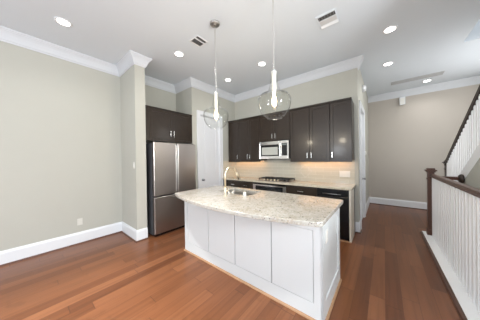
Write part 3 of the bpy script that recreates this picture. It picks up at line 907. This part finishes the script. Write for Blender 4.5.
sd = MB().lathe([(0, 0), (.075, 0), (.075, .03), (.066, .062), (.04, .076), (0, .08)], XE, 4.84, 2.965, 24, axis='x').build('smoke_detector', TRIM, loc=(XE, 4.84, 2.965))
tag(sd, 'round white detector high on the hall side wall', 'smoke detector')
tm = MB().lathe([(0, 0), (.045, 0), (.045, .022), (.038, .03), (0, .03)], XE, 5.45, 1.53, 24, axis='x').build('thermostat', PLATE, loc=(XE, 5.45, 1.53))
tag(tm, 'small round white control beyond the hall doorway casing', 'thermostat')

lo = thing('electrical_outlet', 'white outlet low on the left wall above the baseboard', 'electrical outlet', (XA, .595, .375))
MB().box(XA + .0003, XA + .006, .560, .630, .318, .432, .003).build('cover_plate', PLATEW, lo)
MB().box(XA + .005, XA + .009, .578, .612, .335, .368, .002).box(XA + .005, XA + .009, .578, .612, .382, .415, .002).build('socket', PLATEW, lo)
ls = thing('light_switch', 'single white light switch on the stub wall', 'light switch', (-3.435, YW0, 1.335))
MB().box(-3.470, -3.400, YW0 - .006, YW0 - .0003, 1.278, 1.392, .003).build('cover_plate', PLATEW, ls)
MB().box(-3.452, -3.418, YW0 - .009, YW0 - .005, 1.303, 1.367, .002).build('rocker', PLATE, ls)

# ------------------------------------------------------------------ guard rail and stairs
RX = .655; RT = 1.115; RY0, RY1 = .55, 4.57
struct(MB().box(.54, .735, RY0 - .2, 4.72, -.04, .028, .006).box(.735, XS, 4.52, 4.72, -.04, .028, .006), 'trim_9', RAILWHITE, 'white nosing ledge carrying the balusters', 'trim')
struct(MB().sweep([(.54, RY0 - .2), (.54, 4.66)], [(0, 0), (.034, 0), (.033, .012), (.022, .022), (0, .026)], flip=True), 'trim_10', RAILW, 'dark shoe moulding along the baluster ledge', 'trim')
struct(MB().box(.55, .72, .3, 4.72, -.25, -.04).box(.70, .72, .3, 4.72, -1.6, -.25).box(.72, XS, 4.60, 4.72, -1.6, -.04).box(.72, XS, .3, .34, -1.6, -.001), 'wall_stairwell', WALL, 'plain sides of the open stairwell', 'wall')
struct(MB().box(.70, XR, .3, 4.72, -1.66, -1.6), 'floor_stairwell', FLOORM, 'wood landing at the bottom of the open stairwell', 'floor')

gr = thing('stair_guard_railing', 'wooden guard railing with square white balusters along the stairwell', 'railing', (RX, 2.5, 0.028))


def newel(mb, x, y, z0, z1, w=.045):
    mb.box(x - w, x + w, y - w, y + w, z0, z1 - .06, .004)
    mb.box(x - w - .012, x + w + .012, y - w - .012, y + w + .012, z1 - .20, z1 - .18, .005)
    mb.box(x - w - .014, x + w + .014, y - w - .014, y + w + .014, z1 - .075, z1 - .055, .005)
    mb.box(x - w - .030, x + w + .030, y - w - .030, y + w + .030, z1 - .055, z1 - .030, .008)
    mb.box(x - w - .010, x + w + .010, y - w - .010, y + w + .010, z1 - .032, z1, .010)
    mb.box(x - w - .012, x + w + .012, y - w - .012, y + w + .012, z0, z0 + .10, .004)
    return mb


newel(MB(), RX - .018, RY1, .028, 1.215, .042).build('newel_post', RAILW, gr)
newel(MB(), RX, RY0, .028, 1.20).build('newel_post', RAILW, gr)
RAILP = [(-.030, -.055), (.030, -.055), (.034, -.035), (.026, -.026), (.034, -.014), (.028, -.004), (.012, 0), (-.012, 0), (-.028, -.004), (-.034, -.014), (-.026, -.026), (-.034, -.035)]
MB().prism([(RX + a, RT + b) for a, b in RAILP], 'y', RY0 + .04, RY1 - .04).build('handrail', RAILW, gr)


def baluster(x, y, z0, z1, w=.0185):
    m = MB()
    m.box(x - w, x + w, y - w, y + w, z0, z1, .002, 1)
    return m


bal = None
y = RY1 - .115
while y > RY0 + .08:
    if bal is None:
        bal = baluster(RX, y, .028, RT - .05).build('baluster', RAILWHITE, gr)
    else:
        c = bal.copy(); C.objects.link(c); c.parent = gr
        c.location.y = y - gr.location.y
    y -= .100
# return rail to the stair wall
RR = 1.075
MB().prism([(RY1 + a, RR + b) for a, b in RAILP], 'x', RX + .04, XS - .05).build('return_handrail', RAILW, gr)
tag(MB().lathe([(0, 0), (.030, 0), (.055, .010), (.072, .026), (.076, .042), (.070, .056), (.055, .062), (0, .062)], XS - .0625, RY1, RR - .03, 28, axis='x').build('rosette', DARKRAIL, gr), 'dark round wall rosette')
x = RX + .115
while x < XS - .05:
    baluster(x, RY1, .028, RR - .05).build('baluster', RAILWHITE, gr)
    x += .1

# upper staircase, rising towards the viewer on the right
SL = .592
SX = XS + .04
def zr(y): return 1.275 + SL * (5.83 - y)       # top of the stair rail
Yn = 5.83
st = thing('staircase', 'white staircase with dark handrail rising on the right', 'staircase', (1.5, 5.0, 0))
YT = 1.7
MB().prism([(Yn + .35, 0), (Yn + .35, max(.05, zr(Yn + .35) - .80)), (YT, zr(YT) - .80), (YT, zr(YT) - 1.0), (Yn - .12 + .0, max(0, zr(Yn - .12) - 1.0)), (Yn + .2, 0)], 'x', XS, XS + .07).build('stringer', RAILWHITE, st)
RUN = .28; RISE = RUN * SL
n = 0; z = 0.0; yy = 6.10
while yy - RUN > YT + .1:
    z1 = z + RISE
    MB().box(XS + .07, XR - .001, yy - .02, yy, max(0, z - .02), z1 - .03).build('riser', TRIM, st)
    MB().box(XS + .07, XR - .001, yy - RUN - .02, yy + .025, z1 - .03, z1, .006).build('tread', DARKRAIL, st)
    z = z1; yy -= RUN
pts = [(YT, zr(YT) - 1.0), (5.62, zr(5.62) - 1.0), (5.62, 0.0), (4.72, 0.0), (4.72, -1.6), (YT, -1.6)]
struct(MB().prism(pts, 'x', XS + .002, XS + .03), 'wall_under_stairs', WALL, 'beige wall below the sloping white stair stringer', 'wall')
RA = math.atan(SL)
rp = MB()
prof = [(a, b) for a, b in RAILP]
t = bmesh.new(); ra = []; rb = []
for a, b in prof:
    ra.append(t.verts.new((SX + a * 1.2, Yn - .03, zr(Yn - .03) + b * 1.35))); rb.append(t.verts.new((SX + a * 1.2, YT, zr(YT) + b * 1.35)))
for i in range(len(prof)):
    j = (i + 1) % len(prof); t.faces.new((ra[i], ra[j], rb[j], rb[i]))
t.faces.new(ra); t.faces.new(rb[::-1]); bmesh.ops.recalc_face_normals(t, faces=t.faces[:])
rp._merge(t)
tag(rp.build('handrail', DARKRAIL, st), 'dark wooden handrail')
newel(MB(), SX + .035, Yn, 0.0, 1.33, .055).build('newel_post', DARKRAIL, st)
y = Yn - .12
while y > YT + .05:
    baluster(SX, y, zr(y) - .82, zr(y) - .06).build('baluster', RAILWHITE, st)
    y -= .093
